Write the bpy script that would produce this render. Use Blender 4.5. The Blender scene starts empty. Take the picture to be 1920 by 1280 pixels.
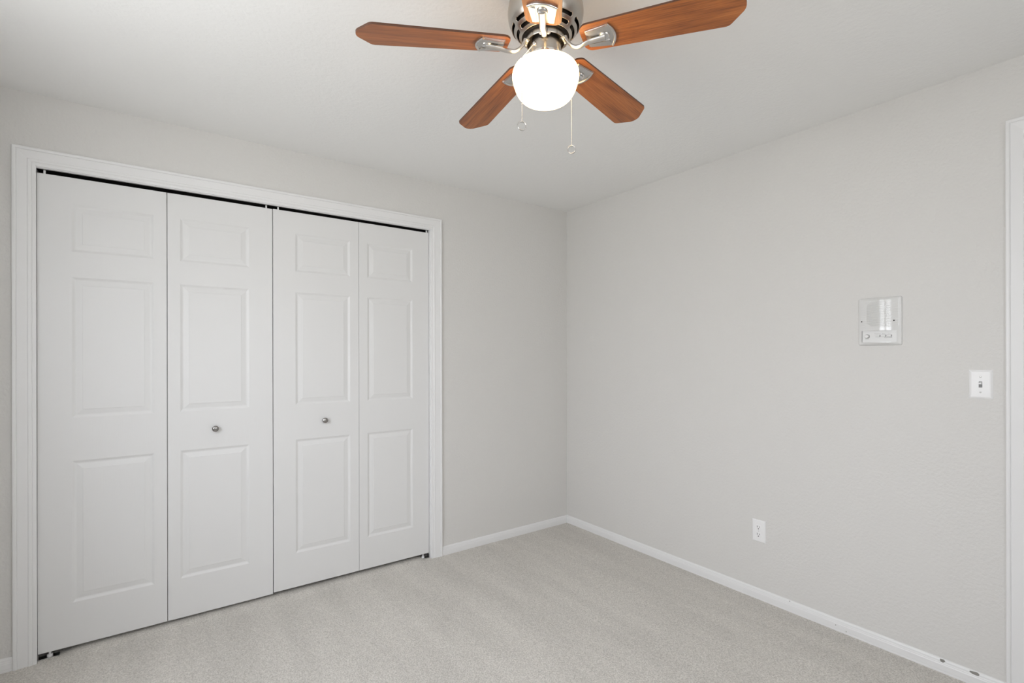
import bpy, bmesh, math, random
from math import sin, cos, pi, sqrt, radians, atan2
from mathutils import Vector, Matrix, noise as mnoise

S = bpy.context.scene
COL = S.collection

# ------------------------------------------------------------------ camera
CAM = Vector((-2.6545, -2.9278, 1.3196))
YAW, ROLL, FOCAL_PX = 0.6273, -0.0021, 936.447
cam_data = bpy.data.cameras.new('camera')
cam_data.sensor_fit = 'HORIZONTAL'
cam_data.sensor_width = 36.0
cam_data.lens = FOCAL_PX * 36.0 / 1920.0
cam_data.shift_y = 24.75 / 1920.0
cam_data.clip_start = 0.02
cam = bpy.data.objects.new('camera', cam_data)
COL.objects.link(cam)
fw = Vector((sin(YAW), cos(YAW), 0))
rt = Vector((cos(YAW), -sin(YAW), 0))
up = Vector((0, 0, 1))
rt, up = rt * cos(ROLL) + up * sin(ROLL), up * cos(ROLL) - rt * sin(ROLL)
m = Matrix((rt, up, -fw)).transposed().to_4x4()
m.translation = CAM
cam.matrix_world = m
S.camera = cam

# ------------------------------------------------------------------ world, daylight, exposure
SKY = 13.8
GROUND_COL = (0.63, 0.64, 0.645, 1)
SKY_COL = (0.95, 0.985, 1.06, 1)
world = bpy.data.worlds.new('overcast_sky')
S.world = world
world.use_nodes = True
bg = world.node_tree.nodes['Background']
bg.inputs['Strength'].default_value = SKY
_wn = world.node_tree
_wt = _wn.nodes.new('ShaderNodeTexCoord')
_ws = _wn.nodes.new('ShaderNodeSeparateXYZ')
_wm = _wn.nodes.new('ShaderNodeMapRange')
_wm.inputs['From Min'].default_value, _wm.inputs['From Max'].default_value = -0.25, 0.35
_wr = _wn.nodes.new('ShaderNodeValToRGB')          # bright ground below, brighter overcast sky above
_wr.color_ramp.elements[0].color = GROUND_COL
_wr.color_ramp.elements[1].color = SKY_COL
_wn.links.new(_wt.outputs['Generated'], _ws.inputs[0])
_wn.links.new(_ws.outputs['Z'], _wm.inputs['Value'])
_wn.links.new(_wm.outputs[0], _wr.inputs['Fac'])
_wn.links.new(_wr.outputs['Color'], bg.inputs['Color'])

S.view_settings.view_transform = 'Standard'
S.view_settings.look = 'None'
S.view_settings.gamma = 1.0
S.view_settings.exposure = 0.0
S.view_settings.use_curve_mapping = False
S.cycles.use_denoising = True
S.cycles.max_bounces = 14
S.cycles.diffuse_bounces = 8
S.cycles.glossy_bounces = 5
S.cycles.sample_clamp_indirect = 8.0
S.cycles.caustics_reflective = False
S.cycles.caustics_refractive = False

# room: closet wall is y = 0, right wall x = 0, floor z = 0
H = 2.44
XL, YF = -3.36, -3.46            # left wall, wall behind the camera
WT = 0.11
WIN_FRONT = (-2.1, -1.4, 1.1, 2.05)     # x0, x1, z0, z1 on the wall behind the camera
MULL = 0.085                     # half width of a window's middle post
WIN_LEFT = (-2.42, -1.12, 0.98, 2.12)      # y0, y1, z0, z1 on the left wall


def portal(name, loc, rot, sx, sy):
    d = bpy.data.lights.new(name, 'AREA')
    d.shape = 'RECTANGLE'
    d.size, d.size_y = sx, sy
    d.cycles.is_portal = True
    o = bpy.data.objects.new(name, d)
    o.location, o.rotation_euler = loc, rot
    COL.objects.link(o)


portal('daylight_through_left_window', (XL - WT + 0.005, sum(WIN_LEFT[:2]) / 2, sum(WIN_LEFT[2:]) / 2), (0, -pi / 2, 0),
       WIN_LEFT[3] - WIN_LEFT[2], WIN_LEFT[1] - WIN_LEFT[0])

portal('daylight_through_front_window', (sum(WIN_FRONT[:2]) / 2, YF - WT + 0.005, sum(WIN_FRONT[2:]) / 2), (pi / 2, 0, 0),
       WIN_FRONT[1] - WIN_FRONT[0], WIN_FRONT[3] - WIN_FRONT[2])
# ------------------------------------------------------------------ materials


def new_mat(name, color, rough=0.5, metallic=0.0, spec=0.5):
    mt = bpy.data.materials.new(name)
    mt.use_nodes = True
    b = mt.node_tree.nodes['Principled BSDF']
    b.inputs['Base Color'].default_value = (*color, 1)
    b.inputs['Roughness'].default_value = rough
    b.inputs['Metallic'].default_value = metallic
    b.inputs['Specular IOR Level'].default_value = spec
    return mt


def nd(mt, kind, **kw):
    n = mt.node_tree.nodes.new(kind)
    for k, v in kw.items():
        setattr(n, k, v)
    return n


def lk(mt, a, b):
    mt.node_tree.links.new(a, b)


def bsdf(mt):
    return mt.node_tree.nodes['Principled BSDF']


def coords(mt, scale=(1, 1, 1), kind='Object'):
    tc = nd(mt, 'ShaderNodeTexCoord')
    mp = nd(mt, 'ShaderNodeMapping')
    mp.inputs['Scale'].default_value = scale
    lk(mt, tc.outputs[kind], mp.inputs['Vector'])
    return mp.outputs['Vector']


def noise_node(mt, vec, scale, detail=2.0, rough=0.5):
    n = nd(mt, 'ShaderNodeTexNoise')
    n.inputs['Scale'].default_value = scale
    n.inputs['Detail'].default_value = detail
    n.inputs['Roughness'].default_value = rough
    lk(mt, vec, n.inputs['Vector'])
    return n.outputs['Fac']


def ramp(mt, fac, stops):
    r = nd(mt, 'ShaderNodeValToRGB')
    els = r.color_ramp.elements
    els[0].position, els[0].color = stops[0][0], (*stops[0][1], 1)
    els[1].position, els[1].color = stops[1][0], (*stops[1][1], 1)
    for p, c in stops[2:]:
        e = els.new(p)
        e.color = (*c, 1)
    lk(mt, fac, r.inputs['Fac'])
    return r.outputs['Color']


def bump(mt, height, strength, dist):
    b = nd(mt, 'ShaderNodeBump')
    b.inputs['Strength'].default_value = strength
    b.inputs['Distance'].default_value = dist
    lk(mt, height, b.inputs['Height'])
    lk(mt, b.outputs['Normal'], bsdf(mt).inputs['Normal'])


def paint_mat(name, color, rough, scale, strength, dist, spec=0.4):
    mt = new_mat(name, color, rough, 0, spec)
    v = coords(mt)
    bump(mt, noise_node(mt, v, scale, 2, 0.5), strength, dist)
    return mt


M_WALL = paint_mat('greige_wall_paint', (0.69, 0.68, 0.66), 0.55, 80, 0.38, 0.006)
M_CEIL = paint_mat('white_ceiling_paint', (0.84, 0.84, 0.83), 0.8, 60, 0.26, 0.005, 0.2)
M_TRIM = new_mat('white_trim_paint', (0.80, 0.80, 0.80), 0.38)
M_PLASTIC = new_mat('white_plastic', (0.85, 0.85, 0.85), 0.32)
M_INTERCOM = new_mat('intercom_plastic', (0.72, 0.72, 0.71), 0.09)
M_PANEL = new_mat('intercom_panel', (0.74, 0.74, 0.73), 0.35)
M_DARK = new_mat('dark_recess', (0.012, 0.011, 0.010), 0.8, 0, 0.1)
M_MARK = new_mat('grey_print', (0.22, 0.22, 0.22), 0.6)
M_CHIP = new_mat('bare_chip', (0.27, 0.26, 0.24), 0.8)
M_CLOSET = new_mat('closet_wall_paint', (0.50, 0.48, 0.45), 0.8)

# closet doors: moulded white skin with a faint embossed wood grain
M_DOOR = new_mat('moulded_door_paint', (0.745, 0.745, 0.74), 0.42)
_v = coords(M_DOOR, (60, 60, 3.0))
_w = noise_node(M_DOOR, _v, 4.0, 4, 0.6)
bump(M_DOOR, _w, 0.10, 0.0015)

# carpet
M_CARPET = new_mat('beige_cut_pile_carpet', (0.5, 0.47, 0.43), 0.95, 0, 0.05)
_v = coords(M_CARPET)
_fine = noise_node(M_CARPET, _v, 170, 3, 0.7)
_streak_v = coords(M_CARPET, (2.6, 0.45, 1))
_mid = noise_node(M_CARPET, _streak_v, 2.6, 3, 0.55)
_base = ramp(M_CARPET, _fine, [(0.30, (0.51, 0.485, 0.445)), (0.70, (0.88, 0.85, 0.80))])
_soft = ramp(M_CARPET, _mid, [(0.35, (0.93, 0.93, 0.93)), (0.65, (1.03, 1.03, 1.03))])
_mx = nd(M_CARPET, 'ShaderNodeMix', data_type='RGBA', blend_type='MULTIPLY')
_mx.inputs[0].default_value = 1.0
lk(M_CARPET, _base, _mx.inputs[6])
lk(M_CARPET, _soft, _mx.inputs[7])
lk(M_CARPET, _mx.outputs[2], bsdf(M_CARPET).inputs['Base Color'])
bump(M_CARPET, _fine, 0.8, 0.008)

# brushed nickel
M_NICKEL = new_mat('brushed_nickel', (0.50, 0.465, 0.42), 0.30, 1.0)
_v = coords(M_NICKEL, (1, 1, 120))
bump(M_NICKEL, noise_node(M_NICKEL, _v, 12, 2), 0.05, 0.001)
M_CHROME = new_mat('polished_nickel', (0.72, 0.70, 0.67), 0.16, 1.0)
M_STEEL = new_mat('satin_steel', (0.62, 0.61, 0.60), 0.32, 1.0)
M_KNOB = new_mat('dark_nickel', (0.36, 0.35, 0.34), 0.22, 1.0)
M_CHAIN = new_mat('nickel_chain', (0.70, 0.69, 0.68), 0.25, 1.0)
M_MOTOR = new_mat('dark_motor', (0.02, 0.016, 0.013), 0.6, 0.3)

# cherry wood fan blades, grain along local x
M_WOOD = new_mat('cherry_wood', (0.35, 0.13, 0.05), 0.36)
_oi = nd(M_WOOD, 'ShaderNodeObjectInfo')
_tc = nd(M_WOOD, 'ShaderNodeTexCoord')
_off = nd(M_WOOD, 'ShaderNodeVectorMath', operation='MULTIPLY_ADD')
_off.inputs[1].default_value = (1, 1, 1)
_cmb = nd(M_WOOD, 'ShaderNodeCombineXYZ')
_mul = nd(M_WOOD, 'ShaderNodeMath', operation='MULTIPLY')
_mul.inputs[1].default_value = 3.0
lk(M_WOOD, _oi.outputs['Random'], _mul.inputs[0])
lk(M_WOOD, _mul.outputs[0], _cmb.inputs['X'])
lk(M_WOOD, _mul.outputs[0], _cmb.inputs['Y'])
lk(M_WOOD, _tc.outputs['Object'], _off.inputs[0])
lk(M_WOOD, _cmb.outputs[0], _off.inputs[2])
_mp = nd(M_WOOD, 'ShaderNodeMapping')
_mp.inputs['Scale'].default_value = (1.1, 9.0, 4.0)
lk(M_WOOD, _off.outputs[0], _mp.inputs['Vector'])
_warp = noise_node(M_WOOD, _mp.outputs['Vector'], 1.5, 2, 0.5)
_sc = nd(M_WOOD, 'ShaderNodeMath', operation='MULTIPLY')
_sc.inputs[1].default_value = 26.0
lk(M_WOOD, _warp, _sc.inputs[0])
_sn = nd(M_WOOD, 'ShaderNodeMath', operation='SINE')
lk(M_WOOD, _sc.outputs[0], _sn.inputs[0])
_mp2 = nd(M_WOOD, 'ShaderNodeMapping')
_mp2.inputs['Scale'].default_value = (6.0, 190.0, 60.0)
lk(M_WOOD, _off.outputs[0], _mp2.inputs['Vector'])
_fib = noise_node(M_WOOD, _mp2.outputs['Vector'], 1.6, 3, 0.6)
_a = nd(M_WOOD, 'ShaderNodeMath', operation='MULTIPLY_ADD')
_a.inputs[1].default_value = 0.10
lk(M_WOOD, _sn.outputs[0], _a.inputs[0])
lk(M_WOOD, _fib, _a.inputs[2])
_c = ramp(M_WOOD, _a.outputs[0], [(0.22, (0.19, 0.058, 0.018)), (0.55, (0.38, 0.122, 0.030)), (0.85, (0.49, 0.182, 0.050))])
lk(M_WOOD, _c, bsdf(M_WOOD).inputs['Base Color'])
M_WOOD_EDGE = new_mat('dark_blade_edge', (0.10, 0.04, 0.02), 0.45)

# lit opal glass
M_GLOBE = new_mat('lit_opal_glass', (0.95, 0.93, 0.90), 0.12)
bsdf(M_GLOBE).inputs['Emission Color'].default_value = (1.0, 0.68, 0.32, 1)
bsdf(M_GLOBE).inputs['Emission Strength'].default_value = 6.2

# window glass: clear, thin
M_GLASS = bpy.data.materials.new('window_glass')
M_GLASS.use_nodes = True
_nt = M_GLASS.node_tree
_nt.nodes.remove(_nt.nodes['Principled BSDF'])
_tr = _nt.nodes.new('ShaderNodeBsdfTransparent')
_gl = _nt.nodes.new('ShaderNodeBsdfGlossy')
_gl.inputs['Roughness'].default_value = 0.02
_ms = _nt.nodes.new('ShaderNodeMixShader')
_ms.inputs['Fac'].default_value = 0.06
_nt.links.new(_tr.outputs[0], _ms.inputs[1])
_nt.links.new(_gl.outputs[0], _ms.inputs[2])
_nt.links.new(_ms.outputs[0], _nt.nodes['Material Output'].inputs['Surface'])

# ------------------------------------------------------------------ mesh helpers


def obj(name, bm, mats, parent=None, smooth=False, loc=(0, 0, 0), rot=(0, 0, 0)):
    me = bpy.data.meshes.new(name)
    bmesh.ops.recalc_face_normals(bm, faces=bm.faces[:])
    bm.to_mesh(me)
    bm.free()
    for mt in (mats if isinstance(mats, (list, tuple)) else [mats]):
        me.materials.append(mt)
    if smooth:
        me.polygons.foreach_set('use_smooth', [True] * len(me.polygons))
        try:
            me.set_sharp_from_angle(angle=radians(smooth if smooth > 1 else 35))
        except Exception:
            pass
    o = bpy.data.objects.new(name, me)
    COL.objects.link(o)
    o.location, o.rotation_euler = loc, rot
    if parent:
        o.parent = parent
    return o


def empty(name, loc, rot=(0, 0, 0)):
    o = bpy.data.objects.new(name, None)
    o.empty_display_size = 0.05
    COL.objects.link(o)
    o.location, o.rotation_euler = loc, rot
    return o


def tag(o, label, cat, kind=None, group=None):
    o['label'] = label
    o['category'] = cat
    if kind:
        o['kind'] = kind
    if group:
        o['group'] = group
    return o


def box(bm, x0, x1, y0, y1, z0, z1, mi=0):
    vs = [bm.verts.new(p) for p in ((x0, y0, z0), (x1, y0, z0), (x1, y1, z0), (x0, y1, z0),
                                    (x0, y0, z1), (x1, y0, z1), (x1, y1, z1), (x0, y1, z1))]
    for f in ((0, 3, 2, 1), (4, 5, 6, 7), (0, 1, 5, 4), (1, 2, 6, 5), (2, 3, 7, 6), (3, 0, 4, 7)):
        bm.faces.new([vs[i] for i in f]).material_index = mi
    return vs


def bevel_all(bm, w, seg=2):
    bmesh.ops.bevel(bm, geom=bm.edges[:], offset=w, segments=seg, profile=0.5, affect='EDGES')


def lathe(bm, prof, n=64, cap_start=False, cap_end=False, center=(0, 0, 0)):
    rings = []
    for r, z in prof:
        if r < 1e-6:
            rings.append([bm.verts.new((center[0], center[1], center[2] + z))])
        else:
            rings.append([bm.verts.new((center[0] + r * cos(2 * pi * i / n), center[1] + r * sin(2 * pi * i / n), center[2] + z)) for i in range(n)])
    for a, b in zip(rings, rings[1:]):
        for i in range(n):
            j = (i + 1) % n
            if len(a) == 1 and len(b) > 1:
                bm.faces.new((a[0], b[i], b[j]))
            elif len(b) == 1 and len(a) > 1:
                bm.faces.new((a[i], a[j], b[0]))
            elif len(a) > 1:
                bm.faces.new((a[i], a[j], b[j], b[i]))
    if cap_start and len(rings[0]) > 2:
        bm.faces.new(rings[0])
    if cap_end and len(rings[-1]) > 2:
        bm.faces.new(rings[-1])


def tube(bm, pts, radii, n=12, flat=1.0, side=Vector((0, 1, 0))):
    """Swept tube along pts; flat < 1 squashes it across the plane of side."""
    rings = []
    for i, p in enumerate(pts):
        a = pts[max(i - 1, 0)]
        b = pts[min(i + 1, len(pts) - 1)]
        t = (Vector(b) - Vector(a)).normalized()
        s = (side - t * side.dot(t)).normalized()
        u = t.cross(s)
        r = radii[i] if isinstance(radii, (list, tuple)) else radii
        rings.append([bm.verts.new(Vector(p) + s * r * cos(2 * pi * k / n) + u * r * flat * sin(2 * pi * k / n)) for k in range(n)])
    for a, b in zip(rings, rings[1:]):
        for k in range(n):
            bm.faces.new((a[k], a[(k + 1) % n], b[(k + 1) % n], b[k]))
    bm.faces.new(rings[0])
    bm.faces.new(rings[-1])


def ball(bm, c, r, sub=2, scale=(1, 1, 1)):
    mt = Matrix.Translation(c) @ Matrix.Diagonal((*scale, 1))
    bmesh.ops.create_icosphere(bm, subdivisions=sub, radius=r, matrix=mt)


def prism(bm, outline, z0, z1, mi_side=0, mi_face=0):
    lo = [bm.verts.new((x, y, z0)) for x, y in outline]
    hi = [bm.verts.new((x, y, z1)) for x, y in outline]
    n = len(outline)
    bm.faces.new(lo).material_index = mi_face
    bm.faces.new(hi).material_index = mi_face
    for i in range(n):
        bm.faces.new((lo[i], lo[(i + 1) % n], hi[(i + 1) % n], hi[i])).material_index = mi_side


def sweep(bm, path, prof):
    """path: list of (point, u_dir, d_dir); prof: (u, d) pairs. Mitred moulding."""
    rings = []
    for p, u, d in path:
        rings.append([bm.verts.new(Vector(p) + Vector(u) * a + Vector(d) * b) for a, b in prof])
    for a, b in zip(rings, rings[1:]):
        for k in range(len(prof)):
            j = (k + 1) % len(prof)
            bm.faces.new((a[k], a[j], b[j], b[k]))
    bm.faces.new(rings[0])
    bm.faces.new(rings[-1])


def wall_with_hole(bm, axis, a0, a1, d0, d1, hole=None, z0=0.0, z1=H):
    """Wall running along axis ('x' or 'y') from a0 to a1, thickness d0..d1, with one rectangular hole (h0,h1,hz0,hz1)."""
    def bx(p0, p1, q0, q1):
        if p1 - p0 < 1e-5 or q1 - q0 < 1e-5:
            return
        if axis == 'x':
            box(bm, p0, p1, d0, d1, q0, q1)
        else:
            box(bm, d0, d1, p0, p1, q0, q1)
    if hole is None:
        bx(a0, a1, z0, z1)
        return
    h0, h1, hz0, hz1 = hole
    bx(a0, h0, z0, z1)
    bx(h1, a1, z0, z1)
    bx(h0, h1, hz1, z1)
    bx(h0, h1, z0, hz0)


# ------------------------------------------------------------------ room shell
JL, JR, JH = -3.0495, -1.1870, 2.1265        # closet jamb faces and head
JT = 0.019
CLOSET_D = 0.72
DY0, DY1, DH = -3.325, -2.567, 2.130         # bedroom door opening on the right wall (jamb faces)

bm = bmesh.new()


def carpet_z(x, y):
    """The carpet bunches up a little under the folding doors; at both jambs it is cut away lower."""
    def sm(a, b, t):
        t = max(0.0, min(1.0, (t - a) / (b - a)))
        return t * t * (3 - 2 * t)
    return 0.004 + 0.012 * sm(-0.07, 0.0, y) * (1 - sm(0.20, 0.40, y)) * sm(-2.99, -2.90, x) * (1 - sm(-1.255, -1.222, x))


_xs = [XL - WT] + [JL + (JR - JL) * i / 120 for i in range(121)] + [WT]
_ys = [YF - WT, -0.5] + [-0.10 + 0.6 * i / 60 for i in range(61)] + [CLOSET_D + WT]
_g = [[bm.verts.new((x, y, carpet_z(x, y))) for x in _xs] for y in _ys]
for _i in range(len(_ys) - 1):
    for _j in range(len(_xs) - 1):
        bm.faces.new((_g[_i][_j], _g[_i][_j + 1], _g[_i + 1][_j + 1], _g[_i + 1][_j]))
box(bm, XL - WT, WT, YF - WT, CLOSET_D + WT, -0.12, 0.0)
tag(obj('floor', bm, M_CARPET, smooth=True), 'beige cut pile carpet covering the whole floor', 'carpet', 'structure')

bm = bmesh.new()
box(bm, XL - WT, WT, YF - WT, CLOSET_D + WT, H, H + 0.1)
tag(obj('ceiling', bm, M_CEIL), 'white lightly textured ceiling above the fan', 'ceiling', 'structure')

bm = bmesh.new()
wall_with_hole(bm, 'x', XL - WT, 0.0, 0.0, WT, (JL - JT, JR + JT, 0.0, JH + JT))
tag(obj('wall_back', bm, M_WALL), 'greige painted wall around the white closet doors', 'wall', 'structure')

bm = bmesh.new()
wall_with_hole(bm, 'y', YF - WT, CLOSET_D + WT, 0.0, WT, (DY0 - JT, DY1 + JT, 0.0, DH + JT))
tag(obj('wall_right', bm, M_WALL), 'pale greige wall with the intercom, light switch and outlet', 'wall', 'structure')

bm = bmesh.new()
wall_with_hole(bm, 'y', YF, 0.0, XL - WT, XL, WIN_LEFT)
tag(obj('wall_left', bm, M_WALL), 'greige window wall left of the closet wall', 'wall', 'structure')

bm = bmesh.new()
wall_with_hole(bm, 'x', XL - WT, 0.0, YF - WT, YF, WIN_FRONT)
tag(obj('wall_front', bm, M_WALL), 'greige window wall facing the closet doors', 'wall', 'structure')

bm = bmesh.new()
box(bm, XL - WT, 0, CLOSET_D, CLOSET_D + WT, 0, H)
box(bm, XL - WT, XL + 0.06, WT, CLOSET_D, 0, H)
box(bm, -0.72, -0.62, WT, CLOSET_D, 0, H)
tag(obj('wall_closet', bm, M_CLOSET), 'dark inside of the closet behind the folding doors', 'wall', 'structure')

# baseboards --------------------------------------------------------
BASE_PROF = [(0, 0), (0.0, 0.0125), (0.006, 0.0130), (0.010, 0.0122), (0.013, 0.0128), (0.034, 0.0122),
             (0.038, 0.0106), (0.041, 0.0106), (0.0435, 0.0092), (0.050, 0.0084), (0.0545, 0.0060), (0.0570, 0.0040), (0.0575, 0.0)]


def baseboard(name, p0, p1, nrm, label, ext0=0, ext1=0):
    """Baseboard from p0 to p1 against a wall whose room side is nrm; ext slants an end for a mitre."""
    bm = bmesh.new()
    t = (Vector(p1) - Vector(p0)).normalized()
    rings = []
    for p, e in ((p0, ext0), (p1, ext1)):
        rings.append([bm.verts.new(Vector(p) + Vector((0, 0, 1)) * (a + 0.003) + Vector(nrm) * b + t * (e * b)) for a, b in BASE_PROF])
    n = len(BASE_PROF)
    for k in range(n):
        j = (k + 1) % n
        bm.faces.new((rings[0][k], rings[0][j], rings[1][j], rings[1][k]))
    bm.faces.new(rings[0])
    bm.faces.new(rings[1])
    return tag(obj(name, bm, M_TRIM), label, 'baseboard', 'structure')


CW = 0.074                                    # casing width
CL, CR, CH = -3.0475, -1.1815, 2.1300         # closet casing inner edges
baseboard('baseboard_back', (CR + CW, 0, 0), (0, 0, 0), (0, -1, 0), 'white baseboard between the closet frame and the room corner', 0, -1)
baseboard('baseboard_left', (XL, 0, 0), (CL - CW, 0, 0), (0, -1, 0), 'short white baseboard left of the closet frame')
bb = baseboard('baseboard_right', (0, 0, 0), (0, -2.4915, 0), (-1, 0, 0), 'long chipped white baseboard along the wall under the outlet', 1, 0)


def chip(y, z, ly, lz, seed):
    """A chip in the paint: an irregular shallow patch on the baseboard face."""
    rnd = random.Random(seed)
    bm = bmesh.new()
    n = 14
    d = -0.0128 if z < 0.037 else -0.0088
    vs = []
    for i in range(n):
        a = 2 * pi * i / n
        k = 1 + rnd.uniform(-0.18, 0.18)
        zz = z + lz / 2 * sin(a) * k
        vs.append((y + ly / 2 * cos(a) * k, zz))
    lo = [bm.verts.new((d + 0.003, a, b)) for a, b in vs]
    hi = [bm.verts.new((d - 0.0006, a, b)) for a, b in vs]
    bm.faces.new(hi)
    for i in range(n):
        bm.faces.new((lo[i], lo[(i + 1) % n], hi[(i + 1) % n], hi[i]))
    o = obj('paint_chip', bm, M_CHIP, bb)
    o['label'] = 'bare grey chip in the white paint'


chip(-2.300, 0.0530, 0.017, 0.012, 1)
chip(-2.400, 0.0525, 0.028, 0.012, 2)
chip(-1.692, 0.0565, 0.004, 0.004, 3)
chip(-1.905, 0.0300, 0.004, 0.005, 4)
chip(-1.950, 0.0180, 0.004, 0.004, 5)

# casings -----------------------------------------------------------
CASE_PROF = [(0.0, 0.0), (0.0, 0.0085), (0.003, 0.0100), (0.011, 0.0110), (0.0135, 0.0098), (0.0160, 0.0120), (0.0215, 0.0135),
             (0.0250, 0.0135), (0.0275, 0.0112), (0.0310, 0.0116), (0.0560, 0.0140), (0.0590, 0.0142), (0.0605, 0.0130), (0.0625, 0.0165),
             (0.0660, 0.0178), (0.0715, 0.0178), (0.0740, 0.0160), (0.0740, 0.0)]


def casing_u(bm, horiz, out, h0, h1, top):
    """U-shaped casing; horiz maps (h, z) to a point on the wall, out is the wall normal."""
    V = Vector
    hz = horiz
    path = [(V(hz(h0, 0.003)), V(hz(-1, 0)) - V(hz(0, 0)), out), (V(hz(h0, top)), V(hz(-1, 1)) - V(hz(0, 0)), out),
            (V(hz(h1, top)), V(hz(1, 1)) - V(hz(0, 0)), out), (V(hz(h1, 0.003)), V(hz(1, 0)) - V(hz(0, 0)), out)]
    sweep(bm, path, CASE_PROF)


bm = bmesh.new()
casing_u(bm, lambda a, z: (a, 0, z), (0, -1, 0), CL, CR, CH)
tag(obj('trim_1', bm, M_TRIM), 'white moulded casing framing the closet doors', 'door frame', 'structure')

bm = bmesh.new()
box(bm, JL - JT, JL, 0, WT, 0.003, JH)
box(bm, JR, JR + JT, 0, WT, 0.003, JH)
box(bm, JL - JT, JR + JT, 0, WT, JH, JH + JT)
tag(obj('trim_2', bm, M_TRIM), 'white jamb lining the closet opening', 'door jamb', 'structure')

bm = bmesh.new()
casing_u(bm, lambda a, z: (0, a, z), (-1, 0, 0), DY0 - 0.002, DY1 + 0.0015, DH + 0.0015)
tag(obj('trim_3', bm, M_TRIM), 'white moulded door casing beside the light switch', 'door frame', 'structure')

bm = bmesh.new()
box(bm, 0, WT, DY1, DY1 + JT, 0.003, DH)
box(bm, 0, WT, DY0 - JT, DY0, 0.003, DH)
box(bm, 0, WT, DY0 - JT, DY1 + JT, DH, DH + JT)
tag(obj('trim_4', bm, M_TRIM), 'white jamb of the bedroom door at the right edge', 'door jamb', 'structure')

# ------------------------------------------------------------------ moulded doors
RINGS = [(0.0, 0.0), (0.0035, -0.0016), (0.007, -0.0038), (0.0105, -0.0054), (0.0135, -0.0059), (0.0155, -0.0057),
         (0.0335, -0.0022), (0.0355, -0.0019), (0.0370, -0.0008), (0.0385, -0.0006)]


def leaf_mesh(w, h, panels, t=0.035):
    """Door leaf, x 0..w, z 0..h, front face at y = 0 facing -y; panels: (x0,x1,z0,z1)."""
    bm = bmesh.new()
    xs = sorted({0.0, w, *[p[0] for p in panels], *[p[1] for p in panels]})
    zs = sorted({0.0, h, *[p[2] for p in panels], *[p[3] for p in panels]})
    V = {}

    def v(x, y, z):
        k = (round(x, 5), round(y, 5), round(z, 5))
        if k not in V:
            V[k] = bm.verts.new((x, y, z))
        return V[k]
    for i in range(len(xs) - 1):
        for j in range(len(zs) - 1):
            a, b, c, d = xs[i], xs[i + 1], zs[j], zs[j + 1]
            if any(abs(p[0] - a) < 1e-6 and abs(p[1] - b) < 1e-6 and abs(p[2] - c) < 1e-6 for p in panels):
                prev = None
                for ins, dep in RINGS:
                    cur = [v(a + ins, -dep, c + ins), v(b - ins, -dep, c + ins), v(b - ins, -dep, d - ins), v(a + ins, -dep, d - ins)]
                    if prev:
                        for k in range(4):
                            bm.faces.new((prev[k], prev[(k + 1) % 4], cur[(k + 1) % 4], cur[k]))
                    prev = cur
                bm.faces.new(prev)
            else:
                bm.faces.new((v(a, 0, c), v(b, 0, c), v(b, 0, d), v(a, 0, d)))
    # edges and back
    for i in range(len(xs) - 1):
        for z in (0.0, h):
            bm.faces.new((v(xs[i], 0, z), v(xs[i + 1], 0, z), v(xs[i + 1], t, z), v(xs[i], t, z)))
    for j in range(len(zs) - 1):
        for x in (0.0, w):
            bm.faces.new((v(x, 0, zs[j]), v(x, 0, zs[j + 1]), v(x, t, zs[j + 1]), v(x, t, zs[j])))
    for i in range(len(xs) - 1):
        for j in range(len(zs) - 1):
            bm.faces.new((v(xs[i], t, zs[j]), v(xs[i + 1], t, zs[j]), v(xs[i + 1], t, zs[j + 1]), v(xs[i], t, zs[j + 1])))
    # soften the outer front edges
    eds = [e for e in bm.edges if all(abs(p.co.y) < 1e-6 for p in e.verts) and
           (all(abs(p.co.x) < 1e-6 for p in e.verts) or all(abs(p.co.x - w) < 1e-6 for p in e.verts) or
            all(abs(p.co.z - h) < 1e-6 for p in e.verts) or all(abs(p.co.z) < 1e-6 for p in e.verts))]
    bmesh.ops.bevel(bm, geom=eds, offset=0.0012, segments=2, profile=0.5, affect='EDGES')
    return bm


def knob_bm():
    """Small mushroom door knob, axis along -y, base at y = 0."""
    bm = bmesh.new()
    prof = [(0.0105, 0.0), (0.0105, 0.002), (0.0070, 0.0045), (0.0062, 0.010), (0.0085, 0.0135), (0.0130, 0.0160), (0.0152, 0.0190),
            (0.0150, 0.0225), (0.0125, 0.0256), (0.0080, 0.0275), (0.0030, 0.0282), (0.0, 0.0283)]
    lathe(bm, prof, 40, cap_start=True)
    bmesh.ops.rotate(bm, verts=bm.verts[:], cent=(0, 0, 0), matrix=Matrix.Rotation(pi / 2, 3, 'X'))
    return bm


DOOR_Y = 0.015
PZ = ((0.2235, 0.8515), (1.0430, 1.6690), (1.7815, 1.9930))


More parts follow.
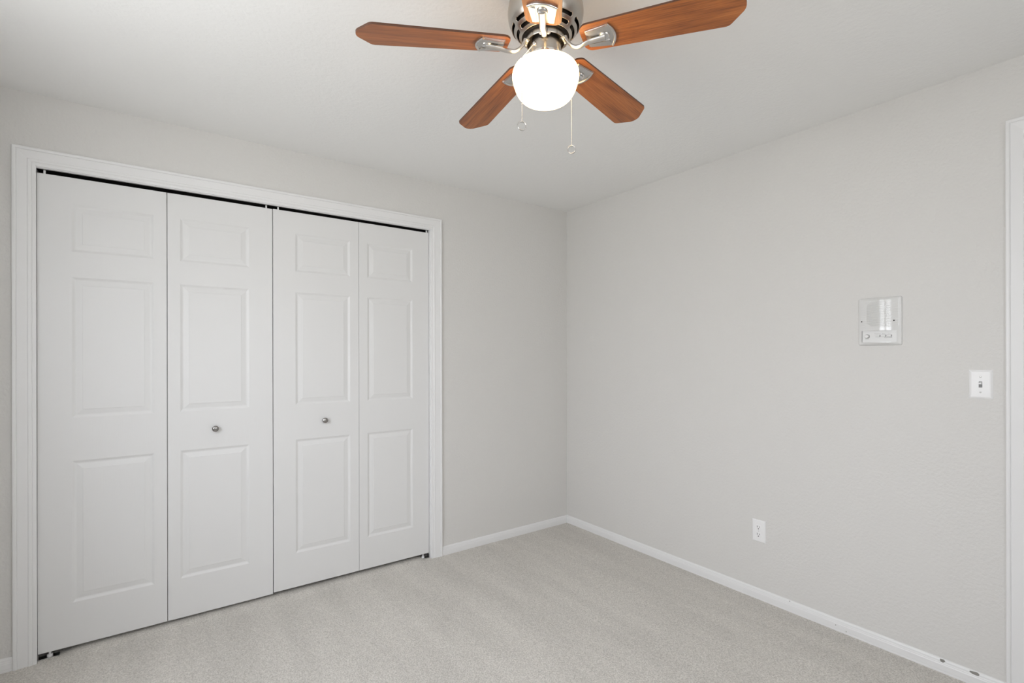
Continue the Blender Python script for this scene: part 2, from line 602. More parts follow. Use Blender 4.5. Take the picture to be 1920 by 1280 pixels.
def bifold(name, label, x0, xm, x1, z0, z1, gap, jamb_left, knob_x, pin_xs):
    """A folding pair: two hinged leaves between x0 and x1, seam at xm."""
    root = tag(empty(name, ((x0 + x1) / 2, DOOR_Y, z0)), label, 'closet door', 'structure')
    rx = (x0 + x1) / 2
    for k, (a, b) in enumerate(((x0, xm - gap / 2), (xm + gap / 2, x1))):
        w = b - a
        wide, narrow = 0.1130, 0.0510
        if k == 0:
            pa, pb = (wide, w - narrow)
        else:
            pa, pb = (narrow, w - wide)
        pan = [(pa, pb, c - z0, d - z0) for c, d in PZ]
        obj('door_leaf', leaf_mesh(w, z1 - z0, pan), M_DOOR, root, loc=(a - rx, 0, 0))
    o = obj('door_knob', knob_bm(), M_KNOB, root, smooth=True, loc=(knob_x - rx, 0, 0.9485 - z0))
    o['label'] = 'round satin metal knob'
    for px in pin_xs:
        bm = bmesh.new()
        lathe(bm, [(0.0042, 0), (0.0042, 0.0195)], 16, True, True)
        o = obj('pivot_pin', bm, M_PLASTIC, root, smooth=True, loc=(px - rx, 0.0065, z1 - z0 - 0.004))
        o['label'] = 'white pivot pin above the door'
    return root


bifold('door_1', 'left pair of white panelled folding closet doors', -3.0480, -2.5865, -2.1180, 0.0310, 2.1090, 0.0026, True, -2.3867, (-3.024, -2.147))
bifold('door_2', 'right pair of white panelled folding closet doors', -2.1145, -1.6470, -1.1895, 0.0365, 2.1105, 0.0018, False, -1.8473, (-2.088, -1.2015))

# near-black track strip over the folding doors, added to stand for the gap's shade
bm = bmesh.new()
TY0, TY1 = 0.014, 0.060
box(bm, JL + 0.001, JR - 0.001, TY0, TY1, JH - 0.0015, JH - 0.0003)
box(bm, JL + 0.001, JR - 0.001, TY1 - 0.0015, TY1, JH - 0.019, JH - 0.0003)
o = tag(obj('trim_5', bm, M_DARK), 'near-black closet door track strip under the head jamb, coloured as the shade in the gap', 'door track', 'structure')


def floor_bracket(x, side, label):
    root = tag(empty('floor_pivot_bracket', (x, 0.030, 0.004)), label, 'door bracket', group='closet door floor brackets')
    s = side
    bm = bmesh.new()
    box(bm, min(0, s * 0.070), max(0, s * 0.070), -0.016, 0.016, 0.0, 0.0025)
    box(bm, min(0, s * 0.0025), max(0, s * 0.0025), -0.016, 0.016, 0.0, 0.024)
    bevel_all(bm, 0.0006, 1)
    o = obj('angle_plate', bm, M_STEEL, root)
    bm = bmesh.new()
    lathe(bm, [(0.010, 0.0025), (0.010, 0.010), (0.0085, 0.012), (0.0045, 0.012), (0.0045, 0.0265)], 20, True, True, center=(s * 0.038, 0, 0))
    o = obj('pivot_socket', bm, M_PLASTIC, root, smooth=True)
    o['label'] = 'white plastic pivot socket'


floor_bracket(JL + 0.0006, 1, 'metal floor bracket under the left end of the closet doors')
floor_bracket(JR - 0.0006, -1, 'metal floor bracket under the right end of the closet doors')

# bedroom door in the right wall, just outside the picture
root = tag(empty('door_3', (0.045, (DY0 + DY1) / 2, 0.012)), 'white six panel bedroom door beyond the right edge', 'door', 'structure')
dw = (DY1 - DY0) - 0.006
pans = []
for a, b in ((0.11, 0.325), (dw - 0.325, dw - 0.11)):
    for c, d in ((0.21, 0.84), (1.03, 1.655), (1.77, 1.985)):
        pans.append((a, b, c, d))
obj('door_leaf', leaf_mesh(dw, DH - 0.016, pans), M_DOOR, root, loc=(0, dw / 2, 0), rot=(0, 0, -pi / 2))
bm = bmesh.new()
lathe(bm, [(0.032, 0.0), (0.032, 0.006), (0.013, 0.010), (0.011, 0.030), (0.020, 0.036), (0.027, 0.046), (0.026, 0.056), (0.016, 0.064), (0.0, 0.066)], 40, True)
o = obj('door_knob', bm, M_STEEL, root, smooth=True, loc=(0, -dw / 2 + 0.065, 0.93), rot=(0, -pi / 2, 0))

# ------------------------------------------------------------------ windows


def window(name, label, frame_to_world, a0, a1, z0, z1, parent_loc):
    """Sliding window: vinyl frame, centre meeting rail, two panes, inside stool. frame_to_world maps (a, d, z), d from room face outwards."""
    root = tag(empty(name, frame_to_world((a0 + a1) / 2, 0, z0)), label, 'window', 'structure')

    def fix(bm):
        inv = root.location
        for v in bm.verts:
            v.co = Vector(frame_to_world(*v.co)) - inv
        return bm
    fwid = 0.045
    am = (a0 + a1) / 2
    bm = bmesh.new()
    box(bm, a0, a0 + fwid, 0.045, 0.085, z0, z1)
    box(bm, a1 - fwid, a1, 0.045, 0.085, z0, z1)
    box(bm, a0 + fwid, a1 - fwid, 0.045, 0.085, z0, z0 + fwid)
    box(bm, a0 + fwid, a1 - fwid, 0.045, 0.085, z1 - fwid, z1)
    box(bm, am - MULL, am + MULL, 0.045, 0.085, z0 + fwid, z1 - fwid)
    obj('window_frame', fix(bm), M_TRIM, root)
    for p0, p1 in ((a0 + fwid, am - MULL), (am + MULL, a1 - fwid)):
        bm = bmesh.new()
        box(bm, p0, p1, 0.062, 0.066, z0 + fwid, z1 - fwid)
        obj('pane', fix(bm), M_GLASS, root)
    bm = bmesh.new()
    box(bm, a0 - 0.03, a1 + 0.03, -0.03, 0.0, z0 - 0.02, z0)
    box(bm, a0, a1, 0.0, 0.045, z0 - 0.0005, z0)
    obj('window_sill', fix(bm), M_TRIM, root)


window('window_1', 'white framed two pane window left of the closet wall', lambda a, d, z: Vector((XL - d, a, z)), *WIN_LEFT, None)

window('window_2', 'white framed two pane window facing the closet doors', lambda a, d, z: Vector((a, YF - d, z)), *WIN_FRONT, None)
# ------------------------------------------------------------------ ceiling fan
HX, HY = -1.6900, -1.7725
fan = tag(empty('ceiling_fan', (HX, HY, H)), 'brushed nickel ceiling fan with five wooden blades and a lit white globe', 'ceiling fan')


def Z(z):
    return z - H


TC = atan2(CAM.y - HY, CAM.x - HX)            # direction from the hub towards the viewpoint

# motor housing: bowl with two rows of six round-ended slots
HPROF = [(0.094, 2.4395), (0.0965, 2.432), (0.0975, 2.424), (0.0985, 2.412), (0.103, 2.392), (0.109, 2.370), (0.1128, 2.352), (0.1138, 2.340), (0.1124, 2.326),
         (0.1080, 2.311), (0.1015, 2.299), (0.0930, 2.2875), (0.0830, 2.2775), (0.0755, 2.2715), (0.0725, 2.2687), (0.0708, 2.2690), (0.0700, 2.2715)]


def resample(prof, step):
    out = [prof[0]]
    arc = [0.0]
    for (r0, z0), (r1, z1) in zip(prof, prof[1:]):
        L = sqrt((r1 - r0) ** 2 + (z1 - z0) ** 2)
        n = max(1, int(round(L / step)))
        for i in range(1, n + 1):
            out.append((r0 + (r1 - r0) * i / n, z0 + (z1 - z0) * i / n))
            arc.append(arc[-1] + L / n)
    return out, arc


def chaikin(prof, k=2):
    for _ in range(k):
        o = [prof[0]]
        for a, b in zip(prof, prof[1:]):
            o.append((a[0] * .75 + b[0] * .25, a[1] * .75 + b[1] * .25))
            o.append((a[0] * .25 + b[0] * .75, a[1] * .25 + b[1] * .75))
        o.append(prof[-1])
        prof = o
    return prof


prof, arc = resample(chaikin(HPROF), 0.0016)
NS = 300
bm = bmesh.new()


def arc_at_r(rr):
    best = min((abs(prof[i][0] - rr) + (10 if prof[i][1] > 2.335 or arc[i] > arc[-1] - 0.004 else 0), i) for i in range(len(prof)))
    return arc[best[1]]


SLOTS = []
for rr, hw in ((0.0985, 0.0060), (0.0832, 0.0052)):
    for k in range(6):
        SLOTS.append((arc_at_r(rr), rr, TC + radians(-4 + 30 + 60 * k), hw, radians(25.5)))


def slot_sd(i, ang):
    best = 9.0
    for s0, rr, a0, hw, ha in SLOTS:
        da = (ang - a0 + pi) % (2 * pi) - pi
        u = abs(da) * rr
        L = ha * rr - hw
        du = max(u - L, 0.0)
        dv = arc[i] - s0
        best = min(best, sqrt(du * du + dv * dv) - hw)
    return best


cell = 2 * pi * 0.09 / NS
grid = []
sd = []
for i, (r, z) in enumerate(prof):
    row, srow = [], []
    for k in range(NS):
        a = 2 * pi * k / NS
        d = slot_sd(i, a)
        rr, zz = r, z
        if abs(d) < 0.0011:
            # slide the vertex onto the slot outline
            e = 1e-4
            ga = (slot_sd(i, a + e / max(r, 1e-3)) - d) / e
            i2 = min(i + 1, len(prof) - 1)
            gs = (slot_sd(i2, a) - d) / max(arc[i2] - arc[i], 1e-6)
            n2 = ga * ga + gs * gs
            if n2 > 0.05:
                a = a - d * ga / n2 / max(r, 1e-3)
                ds = -d * gs / n2
                j = i + (1 if ds > 0 else -1)
                j = max(0, min(len(prof) - 1, j))
                t = min(1.0, abs(ds) / max(abs(arc[j] - arc[i]), 1e-6))
                rr, zz = r + (prof[j][0] - r) * t, z + (prof[j][1] - z) * t
                d = 0.0
        row.append(bm.verts.new((rr * cos(a), rr * sin(a), Z(zz))))
        srow.append(d)
    grid.append(row)
    sd.append(srow)
for i in range(len(prof) - 1):
    for k in range(NS):
        j = (k + 1) % NS
        avg = (sd[i][k] + sd[i][j] + sd[i + 1][k] + sd[i + 1][j]) / 4
        if avg < -0.0001:
            continue
        bm.faces.new((grid[i][k], grid[i][j], grid[i + 1][j], grid[i + 1][k]))
for v in [v for v in bm.verts if not v.link_faces]:
    bm.verts.remove(v)
hs = obj('motor_housing', bm, M_NICKEL, fan, smooth=50)
sm = hs.modifiers.new('thickness', 'SOLIDIFY')
sm.thickness = 0.0022
sm.offset = -1
hs['label'] = 'slotted brushed nickel bowl against the ceiling'

bm = bmesh.new()
lathe(bm, [(0.02, Z(2.43)), (0.088, Z(2.425)), (0.094, Z(2.36)), (0.094, Z(2.325)), (0.085, Z(2.300)), (0.070, Z(2.285)), (0.062, Z(2.272)), (0.055, Z(2.2685)), (0.041, Z(2.2660)), (0.040, Z(2.2500)), (0.0, Z(2.2495))], 48)
o = obj('motor', bm, M_MOTOR, fan, smooth=True)
o['label'] = 'dark motor seen through the slots'

# flywheel: five arc segments that carry the blade irons
PH0 = 2.7193
PHS = [PH0 - k * 2 * pi / 5 for k in range(5)]
bm = bmesh.new()
for ph in PHS:
    n = 24
    a0, a1 = ph - radians(35.4), ph + radians(35.4)
    rings = []
    for i in range(n + 1):
        a = a0 + (a1 - a0) * i / n
        rings.append([bm.verts.new((r * cos(a), r * sin(a), Z(z))) for r, z in ((0.0560, 2.270), (0.0590, 2.270), (0.0596, 2.2685), (0.0596, 2.2545), (0.0588, 2.2530), (0.0568, 2.2530), (0.0560, 2.2545))])
    for p, q in zip(rings, rings[1:]):
        for k in range(7):
            bm.faces.new((p[k], p[(k + 1) % 7], q[(k + 1) % 7], q[k]))
    bm.faces.new(rings[0])
    bm.faces.new(rings[-1])
obj('flywheel', bm, M_NICKEL, fan, smooth=True)

# switch housing, fitter lip
bm = bmesh.new()
lathe(bm, [(0.0, Z(2.2500)), (0.0445, Z(2.2500)), (0.0462, Z(2.2490)), (0.0466, Z(2.2470)), (0.0470, Z(2.2180)), (0.0462, Z(2.2150)), (0.0, Z(2.2140))], 72)
obj('switch_housing', bm, M_NICKEL, fan, smooth=True)
bm = bmesh.new()
lathe(bm, [(0.0440, Z(2.2165)), (0.0485, Z(2.2160)), (0.0500, Z(2.2145)), (0.0500, Z(2.2060)), (0.0490, Z(2.2040)), (0.0455, Z(2.2040))], 72)
obj('globe_fitter', bm, M_CHROME, fan, smooth=True)

# globe
GP = [(0.0440, 2.2060), (0.0445, 2.2000), (0.0520, 2.1965), (0.0740, 2.1915), (0.0905, 2.1825), (0.0985, 2.1690), (0.1007, 2.1550), (0.0985, 2.1405),
      (0.0938, 2.1245), (0.0878, 2.1090), (0.0795, 2.0955), (0.0675, 2.0845), (0.0500, 2.0775), (0.0250, 2.0745), (0.0, 2.0738)]
bm = bmesh.new()
lathe(bm, [(r, Z(z)) for r, z in chaikin(GP, 2)], 96)
o = obj('globe_shade', bm, M_GLOBE, fan, smooth=80)
o['label'] = 'glowing white opal glass globe'

# blades ---------------------------------------------------------------
RT, ZT, DROOP, PITCH = 0.5478, 2.2168, radians(3.0), radians(-9.0)
BT = 0.006


def blade_frame():
    """Blade-local (radial, tangential, normal) to fan-local coordinates for a blade that points along +x."""
    piv = Vector((RT, 0, Z(ZT)))
    return Matrix.Translation(piv) @ Matrix.Rotation(DROOP, 4, 'Y') @ Matrix.Rotation(PITCH, 4, 'X')


BF = blade_frame()


def bx(p):
    """radial distance measured from the hub axis, in blade plane"""
    return BF @ Vector((p[0] - RT, p[1], p[2]))


def round_poly(pts, radii, seg=6):
    out = []
    n = len(pts)
    for i in range(n):
        p = Vector(pts[i])
        a = (Vector(pts[i - 1]) - p)
        b = (Vector(pts[(i + 1) % n]) - p)
        r = radii[i]
        if r <= 0:
            out.append(tuple(p))
            continue
        an = a.angle(b)
        t = min(r / math.tan(an / 2), a.length * 0.48, b.length * 0.48)
        p0, p1 = p + a.normalized() * t, p + b.normalized() * t
        for k in range(seg + 1):
            u = k / seg
            q = p0 * (1 - u) ** 2 + p * 2 * u * (1 - u) + p1 * u * u
            out.append(tuple(q))
    return out


W_IN, W_OUT = 0.1000, 0.1270
BLADE_OUT = round_poly([(0.113, -0.034), (0.127, -W_IN / 2), (0.506, -W_OUT / 2), (RT, -0.014), (RT, 0.014), (0.506, W_OUT / 2), (0.127, W_IN / 2), (0.113, 0.034)],
                       [0.02, 0.022, 0.022, 0.035, 0.035, 0.022, 0.022, 0.02])


def make_blade():
    bm = bmesh.new()
    prism(bm, BLADE_OUT, -BT / 2, BT / 2, 1, 0)
    edges = [e for e in bm.edges if abs(e.verts[0].co.z - e.verts[1].co.z) < 1e-6]
    bmesh.ops.bevel(bm, geom=edges, offset=0.0014, segments=2, profile=0.5, affect='EDGES')
    for v in bm.verts:
        v.co = bx(v.co)
    for f in bm.faces:
        if len(f.verts) > 20:
            f.material_index = 0
        else:
            f.material_index = 1
    return obj('blade', bm, [M_WOOD, M_WOOD_EDGE], fan)


def make_iron():
    bm = bmesh.new()
    zb = -BT / 2 - 0.0002
    # flat plate with a curved outer edge
    arcpts = []
    for k in range(17):
        t = -1 + 2 * k / 16
        arcpts.append((0.2125 - 0.0145 * t * t, 0.0395 * t))
    outline = [(0.128, 0.0300), (0.128, -0.0300)] + arcpts
    prism(bm, outline, zb - 0.0030, zb)
    # raised rails along both sides
    for s in (-1, 1):
        rail = [(0.132, s * 0.0175), (0.132, s * 0.0290), (0.190, s * 0.0372), (0.197, s * 0.0350), (0.190, s * 0.0190)]
        prism(bm, rail if s > 0 else rail[::-1], zb - 0.0062, zb - 0.0028)
    # rim that follows the curved edge
    pts = [(x - 0.0035, y, zb - 0.0032) for x, y in arcpts]
    tube(bm, pts, 0.0038, 10, 1.0, Vector((0, 0, 1)))
    # dome at the end of the arm
    ball(bm, (0.1790, 0, zb - 0.0036), 0.0150, 3, (1, 1, 0.42))
    for v in bm.verts:
        v.co = bx(v.co)
    # arm: tapered S from the plate to the flywheel
    P = [bx((0.182, 0, zb - 0.0075)), bx((0.160, 0, zb - 0.0095)), bx((0.140, 0, zb - 0.0115)), bx((0.124, 0, zb - 0.0150))]
    P += [Vector((0.108, 0, Z(2.2185))), Vector((0.095, 0, Z(2.2195))), Vector((0.083, 0, Z(2.2265))), Vector((0.073, 0, Z(2.2370))), Vector((0.0660, 0, Z(2.2480))), Vector((0.0625, 0, Z(2.2570)))]
    pts = []
    for i in range(len(P) - 1):                                   # Catmull-Rom through the points
        p0, p1, p2, p3 = P[max(i - 1, 0)], P[i], P[i + 1], P[min(i + 2, len(P) - 1)]
        for k in range(5):
            t = k / 5
            pts.append(0.5 * ((2 * p1) + (p2 - p0) * t + (2 * p0 - 5 * p1 + 4 * p2 - p3) * t * t + (3 * p1 - p0 - 3 * p2 + p3) * t ** 3))
    pts.append(P[-1])
    n = len(pts)
    rad = [0.0105 - 0.0028 * min(1, i / (n * 0.55)) + 0.0022 * max(0, (i / n - 0.75) / 0.25) for i in range(n)]
    tube(bm, pts, rad, 16, 0.62)
    # foot plate screwed to the flywheel
    for k in range(-4, 5):
        pass
    n = 10
    rings = []
    for i in range(n + 1):
        a = -radians(16) + radians(32) * i / n
        rings.append([bm.verts.new((r * cos(a), r * sin(a), Z(z))) for r, z in ((0.0545, 2.2528), (0.0650, 2.2528), (0.0650, 2.2490), (0.0545, 2.2490))])
    for p, q in zip(rings, rings[1:]):
        for k in range(4):
            bm.faces.new((p[k], p[(k + 1) % 4], q[(k + 1) % 4], q[k]))
    bm.faces.new(rings[0])
    bm.faces.new(rings[-1])
    return obj('blade_iron', bm, M_STEEL, fan, smooth=40)


def make_screw(parent, c, r, sc=(1, 1, 0.6)):
    bm = bmesh.new()
    ball(bm, c, r, 2, sc)
    return obj('screw', bm, M_CHROME, parent, smooth=80)


blade0 = make_blade()
iron0 = make_iron()
iron0['label'] = 'curved metal bracket holding the blade'
screws0 = [make_screw(iron0, (0.0590 * cos(radians(a)), 0.0590 * sin(radians(a)), Z(2.2482)), 0.0047, (1, 1, 0.8)) for a in (-10, 10)]
screws0.append(make_screw(iron0, bx((0.1790, 0, -0.0105)), 0.0055, (1, 1, 0.7)))
for k, ph in enumerate(PHS):
    if k == 0:
        b, r = blade0, iron0
    else:
        b = blade0.copy()
        COL.objects.link(b)
        b.parent = fan
        r = iron0.copy()
        COL.objects.link(r)
        r.parent = fan
        for s in screws0:
            c = s.copy()
            COL.objects.link(c)
            c.parent = r
    b.rotation_euler = (0, 0, ph)
    r.rotation_euler = (0, 0, ph)


# pull chains ------------------------------------------------------------
def pull_chain(ang, r_out, z_out, r_hang, z_top, z_end, ring_rot, label):
    """Beaded chain from an outlet on the switch housing, over the globe shoulder, with a ring at its end."""
    d = Vector((cos(ang), sin(ang), 0))
    P = [d * r_out + Vector((0, 0, Z(z_out)))]
    P.append(d * (r_hang - 0.003) + Vector((0, 0, Z(z_top + 0.002))))
    P.append(d * r_hang + Vector((0, 0, Z(z_top - 0.004))))
    P.append(d * r_hang + Vector((0, 0, Z(z_end))))
    bm = bmesh.new()
    ball(bm, P[0] - d * 0.002, 0.0062, 3)
    tube(bm, [P[0] - d * 0.006, P[0] + d * 0.004], 0.0034, 12)
    step = 0.0044
    carry = 0.0
    for a, b in zip(P, P[1:]):
        L = (b - a).length
        t = carry
        while t < L:
            ball(bm, a + (b - a) * (t / L), 0.0018, 2)
            t += step
        carry = t - L
        tube(bm, [a, b], 0.00045, 5)
    ch = obj('pull_chain', bm, M_CHAIN, fan, smooth=80)
    ch['label'] = label
    bm = bmesh.new()
    n, mseg = 40, 10
    R, a_, b_ = 0.0122, 0.0034, 0.0013                              # flat band ring
    rings = []
    for i in range(n):
        t = 2 * pi * i / n
        rings.append([bm.verts.new((a_ * sin(2 * pi * q / mseg), (R + b_ * cos(2 * pi * q / mseg)) * cos(t), (R + b_ * cos(2 * pi * q / mseg)) * sin(t))) for q in range(mseg)])
    for i in range(n):
        for q in range(mseg):
            bm.faces.new((rings[i][q], rings[i][(q + 1) % mseg], rings[(i + 1) % n][(q + 1) % mseg], rings[(i + 1) % n][q]))
    c = P[-1] + Vector((0, 0, -R - 0.0012))
    obj('pull_ring', bm, M_CHAIN, ch, smooth=80, loc=c, rot=(0, 0, ring_rot))


pull_chain(TC - radians(41), 0.0500, 2.2330, 0.1040, 2.1700, 1.9860, TC + 0.25, 'left pull chain hanging in front of the globe')
pull_chain(TC + radians(129), 0.0500, 2.2330, 0.1040, 2.1700, 1.9730, TC - 0.25, 'right pull chain hanging behind the globe')

# ------------------------------------------------------------------ intercom on the right wall
IY, IZ0, IZ1 = -2.0823, 1.3577, 1.5728
IW, IH = 0.1660, IZ1 - IZ0
BOW = 0.0135
ic = tag(empty('wall_intercom', (0, IY, IZ0)), 'white wall intercom with ribbed speaker grille left of the light switch', 'intercom')


def ic_depth(y, z, floor_=0.0):
    """Depth of the bowed faceplate at local (y, z); rounded rim."""
    hw, r = IW / 2, 0.009
    qx = max(abs(y) - (hw - r), 0.0)
    qz = max(abs(z - IH / 2) - (IH / 2 - r), 0.0)
    e = r - sqrt(qx * qx + qz * qz) if (qx > 0 and qz > 0) else min(hw - abs(y), IH / 2 - abs(z - IH / 2))
    e = max(e, 0.0)
    rim = 0.0065
    k = 1.0 if e >= rim else sqrt(max(0.0, 1 - (1 - e / rim) ** 2))
    return k * 0.0075 + min(1.0, e / 0.012) * BOW * (1 - (y / hw) ** 2)


def ic_clamp(y, z):
    hw, r = IW / 2, 0.009
    cy, cz = hw - r, IH / 2 - r
    zz = z - IH / 2
    ay, az = abs(y), abs(zz)
    if ay > cy and az > cz:
        L = sqrt((ay - cy) ** 2 + (az - cz) ** 2)
        if L > r:
            ay = cy + (ay - cy) * r / L
            az = cz + (az - cz) * r / L
    return math.copysign(ay, y), math.copysign(az, zz) + IH / 2


def ic_surface(bm, ys, zs, skip=None, extra=None):
    g = []
    for z in zs:
        row = []
        for y in ys:
            yy, zz = ic_clamp(y, z)
            d = ic_depth(yy, zz) + (extra(yy, zz) if extra else 0.0)
            row.append(bm.verts.new((-d - 0.0002, yy, zz)))
        g.append(row)
    for i in range(len(zs) - 1):
        for j in range(len(ys) - 1):
            if skip and skip((ys[j] + ys[j + 1]) / 2, (zs[i] + zs[i + 1]) / 2):
                continue
            f = (g[i][j], g[i][j + 1], g[i + 1][j + 1], g[i + 1][j])
            bm.faces.new(f)
    for v in [v for v in bm.verts if not v.link_faces]:
        bm.verts.remove(v)


def lin(a, b, n):
    return [a + (b - a) * i / n for i in range(n + 1)]


GY, GZ0, GZ1 = 0.0745, 0.0800, 0.2020          # grille field
PY, PZ0, PZ1 = 0.0665, 0.0160, 0.0665          # control panel recess


def merge_lin(*parts):
    out = []
    for p in parts:
        for q in p:
            if not out or q - out[-1] > 1e-6:
                out.append(q)
    return out


ys = merge_lin(lin(-IW / 2, -GY, 14), lin(-GY, -PY, 3), lin(-PY, PY, 44), lin(PY, GY, 3), lin(GY, IW / 2, 14))
zs = merge_lin(lin(0, PZ0, 20), lin(PZ0, PZ1, 12), lin(PZ1, GZ0, 6), lin(GZ0, GZ1, 10), lin(GZ1, IH, 16))
bm = bmesh.new()
ic_surface(bm, ys, zs, skip=lambda y, z: (abs(y) < GY and GZ0 < z < GZ1) or (abs(y) < PY and PZ0 < z < PZ1))
# lips that close the control recess
fl = [bm.verts.new((-0.0060, y, z)) for y, z in ((-PY, PZ0), (PY, PZ0), (PY, PZ1), (-PY, PZ1))]
for z in (PZ0, PZ1):
    yy = lin(-PY, PY, 44)
    a = [bm.verts.new((-ic_depth(y, z) - 0.0002, y, z)) for y in yy]
    b = [bm.verts.new((-0.0060, y, z)) for y in yy]
    for k in range(44):
        bm.faces.new((a[k], a[k + 1], b[k + 1], b[k]))
for v in fl:
    bm.verts.remove(v)
bmesh.ops.remove_doubles(bm, verts=bm.verts[:], dist=1e-5)
obj('faceplate', bm, M_INTERCOM, ic, smooth=50)

# grille: shallow ribs over the field, deep sound slots inside an octagon
NR = 25
PER = (GZ1 - GZ0) / NR


def grille_extra(y, z):
    t = ((z - GZ0) / PER) % 1.0
    zc = (GZ0 + GZ1) / 2
    edge = min(1.0, (GY - abs(y)) / 0.004)
    groove = max(0.0, 1 - abs(t - 0.5) / 0.20)
    yy, zz = abs(y), abs(z - zc)
    rib = -0.00055 * groove
    if yy < 0.047 and zz < 0.054 and (yy + zz) < 0.084 and yy > 0.0012:
        rib -= 0.0014 * groove
    return rib * max(0.0, edge)


bm = bmesh.new()
ic_surface(bm, lin(-GY, GY, 110), lin(GZ0, GZ1, NR * 10), extra=grille_extra)
o = obj('speaker_grille', bm, M_INTERCOM, ic, smooth=60)
o['label'] = 'ribbed grille over the speaker'

bm = bmesh.new()
box(bm, -0.0100, -0.0040, -PY + 0.0003, PY - 0.0003, PZ0 - 0.001, PZ1 + 0.001)
bevel_all(bm, 0.0008, 2)
cp = obj('control_panel', bm, M_PANEL, ic)

# y is mirrored as seen from the room: larger -y lies further right
bm = bmesh.new()
lathe(bm, [(0.0088, 0.0), (0.0088, 0.0012), (0.0080, 0.0020), (0.0076, 0.0085), (0.0066, 0.0100), (0.0, 0.0102)], 36, True)
obj('volume_knob', bm, M_PANEL, ic, smooth=True, loc=(-0.0099, 0.0465, 0.0415), rot=(0, -pi / 2, 0))
bm = bmesh.new()
lathe(bm, [(0.0102, 0.0), (0.0102, 0.0003)], 36, True, True)
o = obj('knob_recess', bm, M_MARK, ic, loc=(-0.00985, 0.0462, 0.0413), rot=(0, -pi / 2, 0))
for k, by in enumerate((0.0045, -0.0168, -0.0382)):
    bm = bmesh.new()
    box(bm, -0.0001, 0.0, -0.0093, 0.0093, -0.0049, 0.0049)
    rc = obj('button_recess', bm, M_MARK, ic, loc=(-0.0101, by, 0.0425))
    bm = bmesh.new()
    box(bm, -0.0042, 0.0, -0.0076, 0.0084, -0.0036, 0.0040)
    bevel_all(bm, 0.0006, 2)
    obj('push_button', bm, M_PANEL, ic, loc=(-0.0102, by + 0.0005, 0.0425))


def print_marks(name, y, z, w, h, seed, rows=1):
    """Tiny printed lettering, too small to read: rows of short strokes."""
    rnd = random.Random(seed)
    bm = bmesh.new()
    for r in range(rows):
        a = -w / 2
        zz = z - r * h * 1.5
        while a < w / 2 - 0.0004:
            lw = rnd.uniform(0.0009, 0.0013)
            kind = rnd.randint(0, 2)
            x1 = min(a + lw, w / 2)
            yl, yr = y - a, y - x1
            box(bm, -0.01012, -0.0100, yl - 0.00032, yl, zz, zz + h)
            if kind != 0:
                box(bm, -0.01012, -0.0100, yr, yl, zz + h - 0.00032, zz + h)
            if kind != 1:
                box(bm, -0.01012, -0.0100, yr, yl, zz, zz + 0.00032)
            a = x1 + 0.0004
    obj(name, bm, M_MARK, ic)


print_marks('printed_caption', 0.0465, 0.0275, 0.0140, 0.0019, 1)
print_marks('printed_caption', 0.0060, 0.0512, 0.0240, 0.0019, 2)
print_marks('printed_caption', -0.0165, 0.0512, 0.0105, 0.0019, 3)
print_marks('printed_caption', -0.0375, 0.0520, 0.0085, 0.0019, 4)
bm = bmesh.new()
box(bm, -0.01012, -0.0100, -0.0480, -0.0180, 0.0335, 0.0345)
obj('printed_line', bm, M_MARK, ic)
for sy in (0.0665, -0.0555):
    bm = bmesh.new()
    ball(bm, (-ic_depth(sy, 0.1090) + 0.0006, sy, 0.1090), 0.0034, 2, (0.5, 1.2, 0.9))
    o = obj('screw', bm, M_MOTOR, ic, smooth=80)
    o['label'] = 'dark screw head'

# ------------------------------------------------------------------ light switch


def plate_bm(w, h, t, bev, hole=None):
    """Wall plate lying on x = 0, facing -x, centred on y, z; sloped edges; optional central hole (hw, hh)."""
    bm = bmesh.new()
    o = [(-w / 2, -h / 2), (w / 2, -h / 2), (w / 2, h / 2), (-w / 2, h / 2)]
    lv = []
    for ins, d in ((0, 0.0), (0, 0.0012), (bev * 0.55, t * 0.80), (bev * 0.85, t * 0.97), (bev, t)):
        lv.append([bm.verts.new((-d, y - math.copysign(ins, y), z - math.copysign(ins, z))) for y, z in o])
    for a, b in zip(lv, lv[1:]):
        for k in range(4):
            bm.faces.new((a[k], a[(k + 1) % 4], b[(k + 1) % 4], b[k]))
    if hole:
        hw, hh = hole
        hv = [bm.verts.new((-t, math.copysign(hw, y), math.copysign(hh, z))) for y, z in o]
        hb = [bm.verts.new((-0.0008, math.copysign(hw, y), math.copysign(hh, z))) for y, z in o]
        for k in range(4):
            j = (k + 1) % 4
            bm.faces.new((lv[-1][k], lv[-1][j], hv[j], hv[k]))
            bm.faces.new((hv[k], hv[j], hb[j], hb[k]))
        bm.faces.new(hb)
    else:
        bm.faces.new(lv[-1])
    return bm


sw = tag(empty('light_switch', (0, -2.4180, 1.1985)), 'white toggle light switch beside the door casing', 'light switch')
obj('switch_plate', plate_bm(0.0705, 0.1145, 0.0062, 0.0095, (0.0052, 0.0122)), M_PLASTIC, sw)
bm = bmesh.new()
vs = [(-0.0042, 0.0105), (0.0042, 0.0105), (0.0042, -0.0020), (-0.0042, -0.0020)]
lo = [bm.verts.new((-0.001, y, z)) for y, z in vs]
hi = [bm.verts.new((-0.0145, y * 0.8, 0.0068 if z > 0 else 0.0015)) for y, z in vs]
bm.faces.new(lo)
bm.faces.new(hi)
for k in range(4):
    bm.faces.new((lo[k], lo[(k + 1) % 4], hi[(k + 1) % 4], hi[k]))
bevel_all(bm, 0.0007, 2)
obj('toggle', bm, M_PLASTIC, sw)
for z in (0.0302, -0.0302):
    bm = bmesh.new()
    ball(bm, (-0.0060, 0, z), 0.0034, 2, (0.35, 1, 1))
    o = obj('screw', bm, M_STEEL, sw, smooth=80)
bm = bmesh.new()
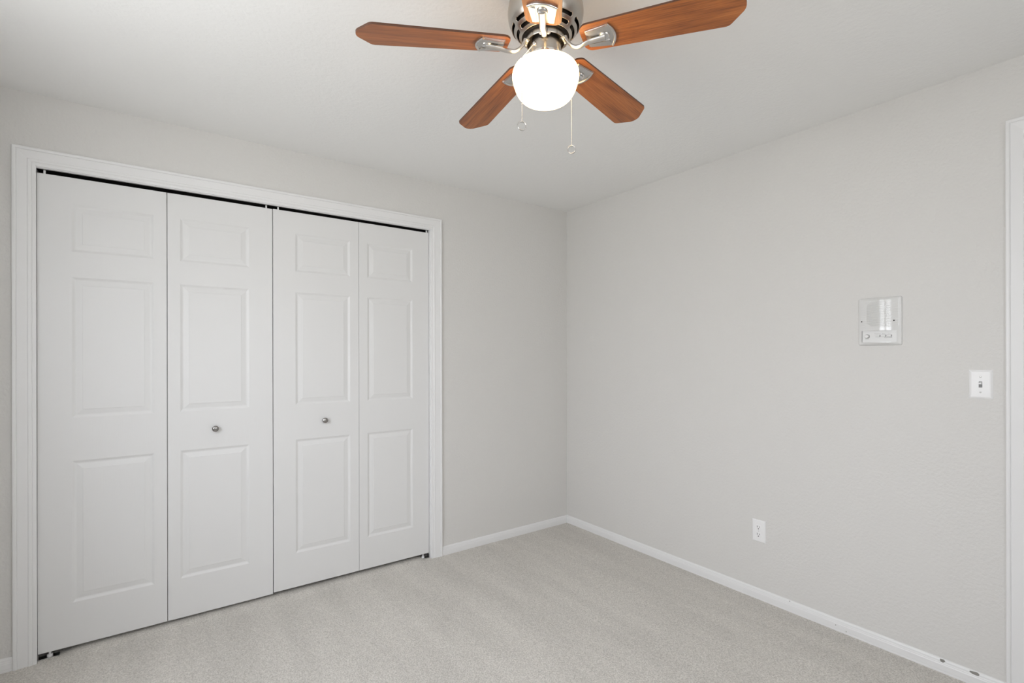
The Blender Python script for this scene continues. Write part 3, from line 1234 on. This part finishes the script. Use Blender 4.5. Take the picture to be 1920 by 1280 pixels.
box(bm, -0.0014, -0.0008, -0.0051, 0.0051, -0.0121, 0.0121)
o = obj('toggle_slot', bm, new_mat('slot_shade', (0.25, 0.25, 0.25), 0.6), sw)

# ------------------------------------------------------------------ outlet
ou = tag(empty('wall_outlet', (0, -1.5300, 0.3690)), 'white duplex power outlet low on the right wall', 'power outlet')
obj('outlet_plate', plate_bm(0.0715, 0.1175, 0.0055, 0.0050), M_PLASTIC, ou)
for zc in (0.0197, -0.0197):
    bm = bmesh.new()
    pts = []
    for k in range(40):
        a = 2 * pi * k / 40
        y, z = 0.0172 * cos(a), 0.0172 * sin(a)
        z = max(-0.0143, min(0.0143, z))
        pts.append((y, z))
    lo = [bm.verts.new((-0.0050, y, z)) for y, z in pts]
    mid = [bm.verts.new((-0.0066, y, z)) for y, z in pts]
    hi = [bm.verts.new((-0.0071, y * 0.95, z * 0.95)) for y, z in pts]
    for a_, b_ in ((lo, mid), (mid, hi)):
        for k in range(40):
            bm.faces.new((a_[k], a_[(k + 1) % 40], b_[(k + 1) % 40], b_[k]))
    bm.faces.new(hi)
    so = obj('socket', bm, M_PLASTIC, ou, loc=(0, 0, zc))
    for y0, hh in ((0.0064, 0.0045), (-0.0064, 0.0037)):
        bm = bmesh.new()
        box(bm, -0.00722, -0.0066, y0 - 0.0012, y0 + 0.0012, 0.0032 - hh, 0.0032 + hh)
        o = obj('slot', bm, M_DARK, so)
        o['label'] = 'dark blade slot'
    bm = bmesh.new()
    pts = [(0.0027 * cos(2 * pi * k / 20), -0.0078 + 0.0030 * sin(2 * pi * k / 20)) for k in range(20)]
    lo = [bm.verts.new((-0.0066, y, z)) for y, z in pts]
    hi = [bm.verts.new((-0.00722, y, z)) for y, z in pts]
    bm.faces.new(hi)
    for k in range(20):
        bm.faces.new((lo[k], lo[(k + 1) % 20], hi[(k + 1) % 20], hi[k]))
    o = obj('ground_hole', bm, M_DARK, so)
    o['label'] = 'dark round ground hole'
bm = bmesh.new()
ball(bm, (-0.0054, 0, 0), 0.0030, 2, (0.35, 1, 1))
obj('screw', bm, M_STEEL, ou, smooth=80)
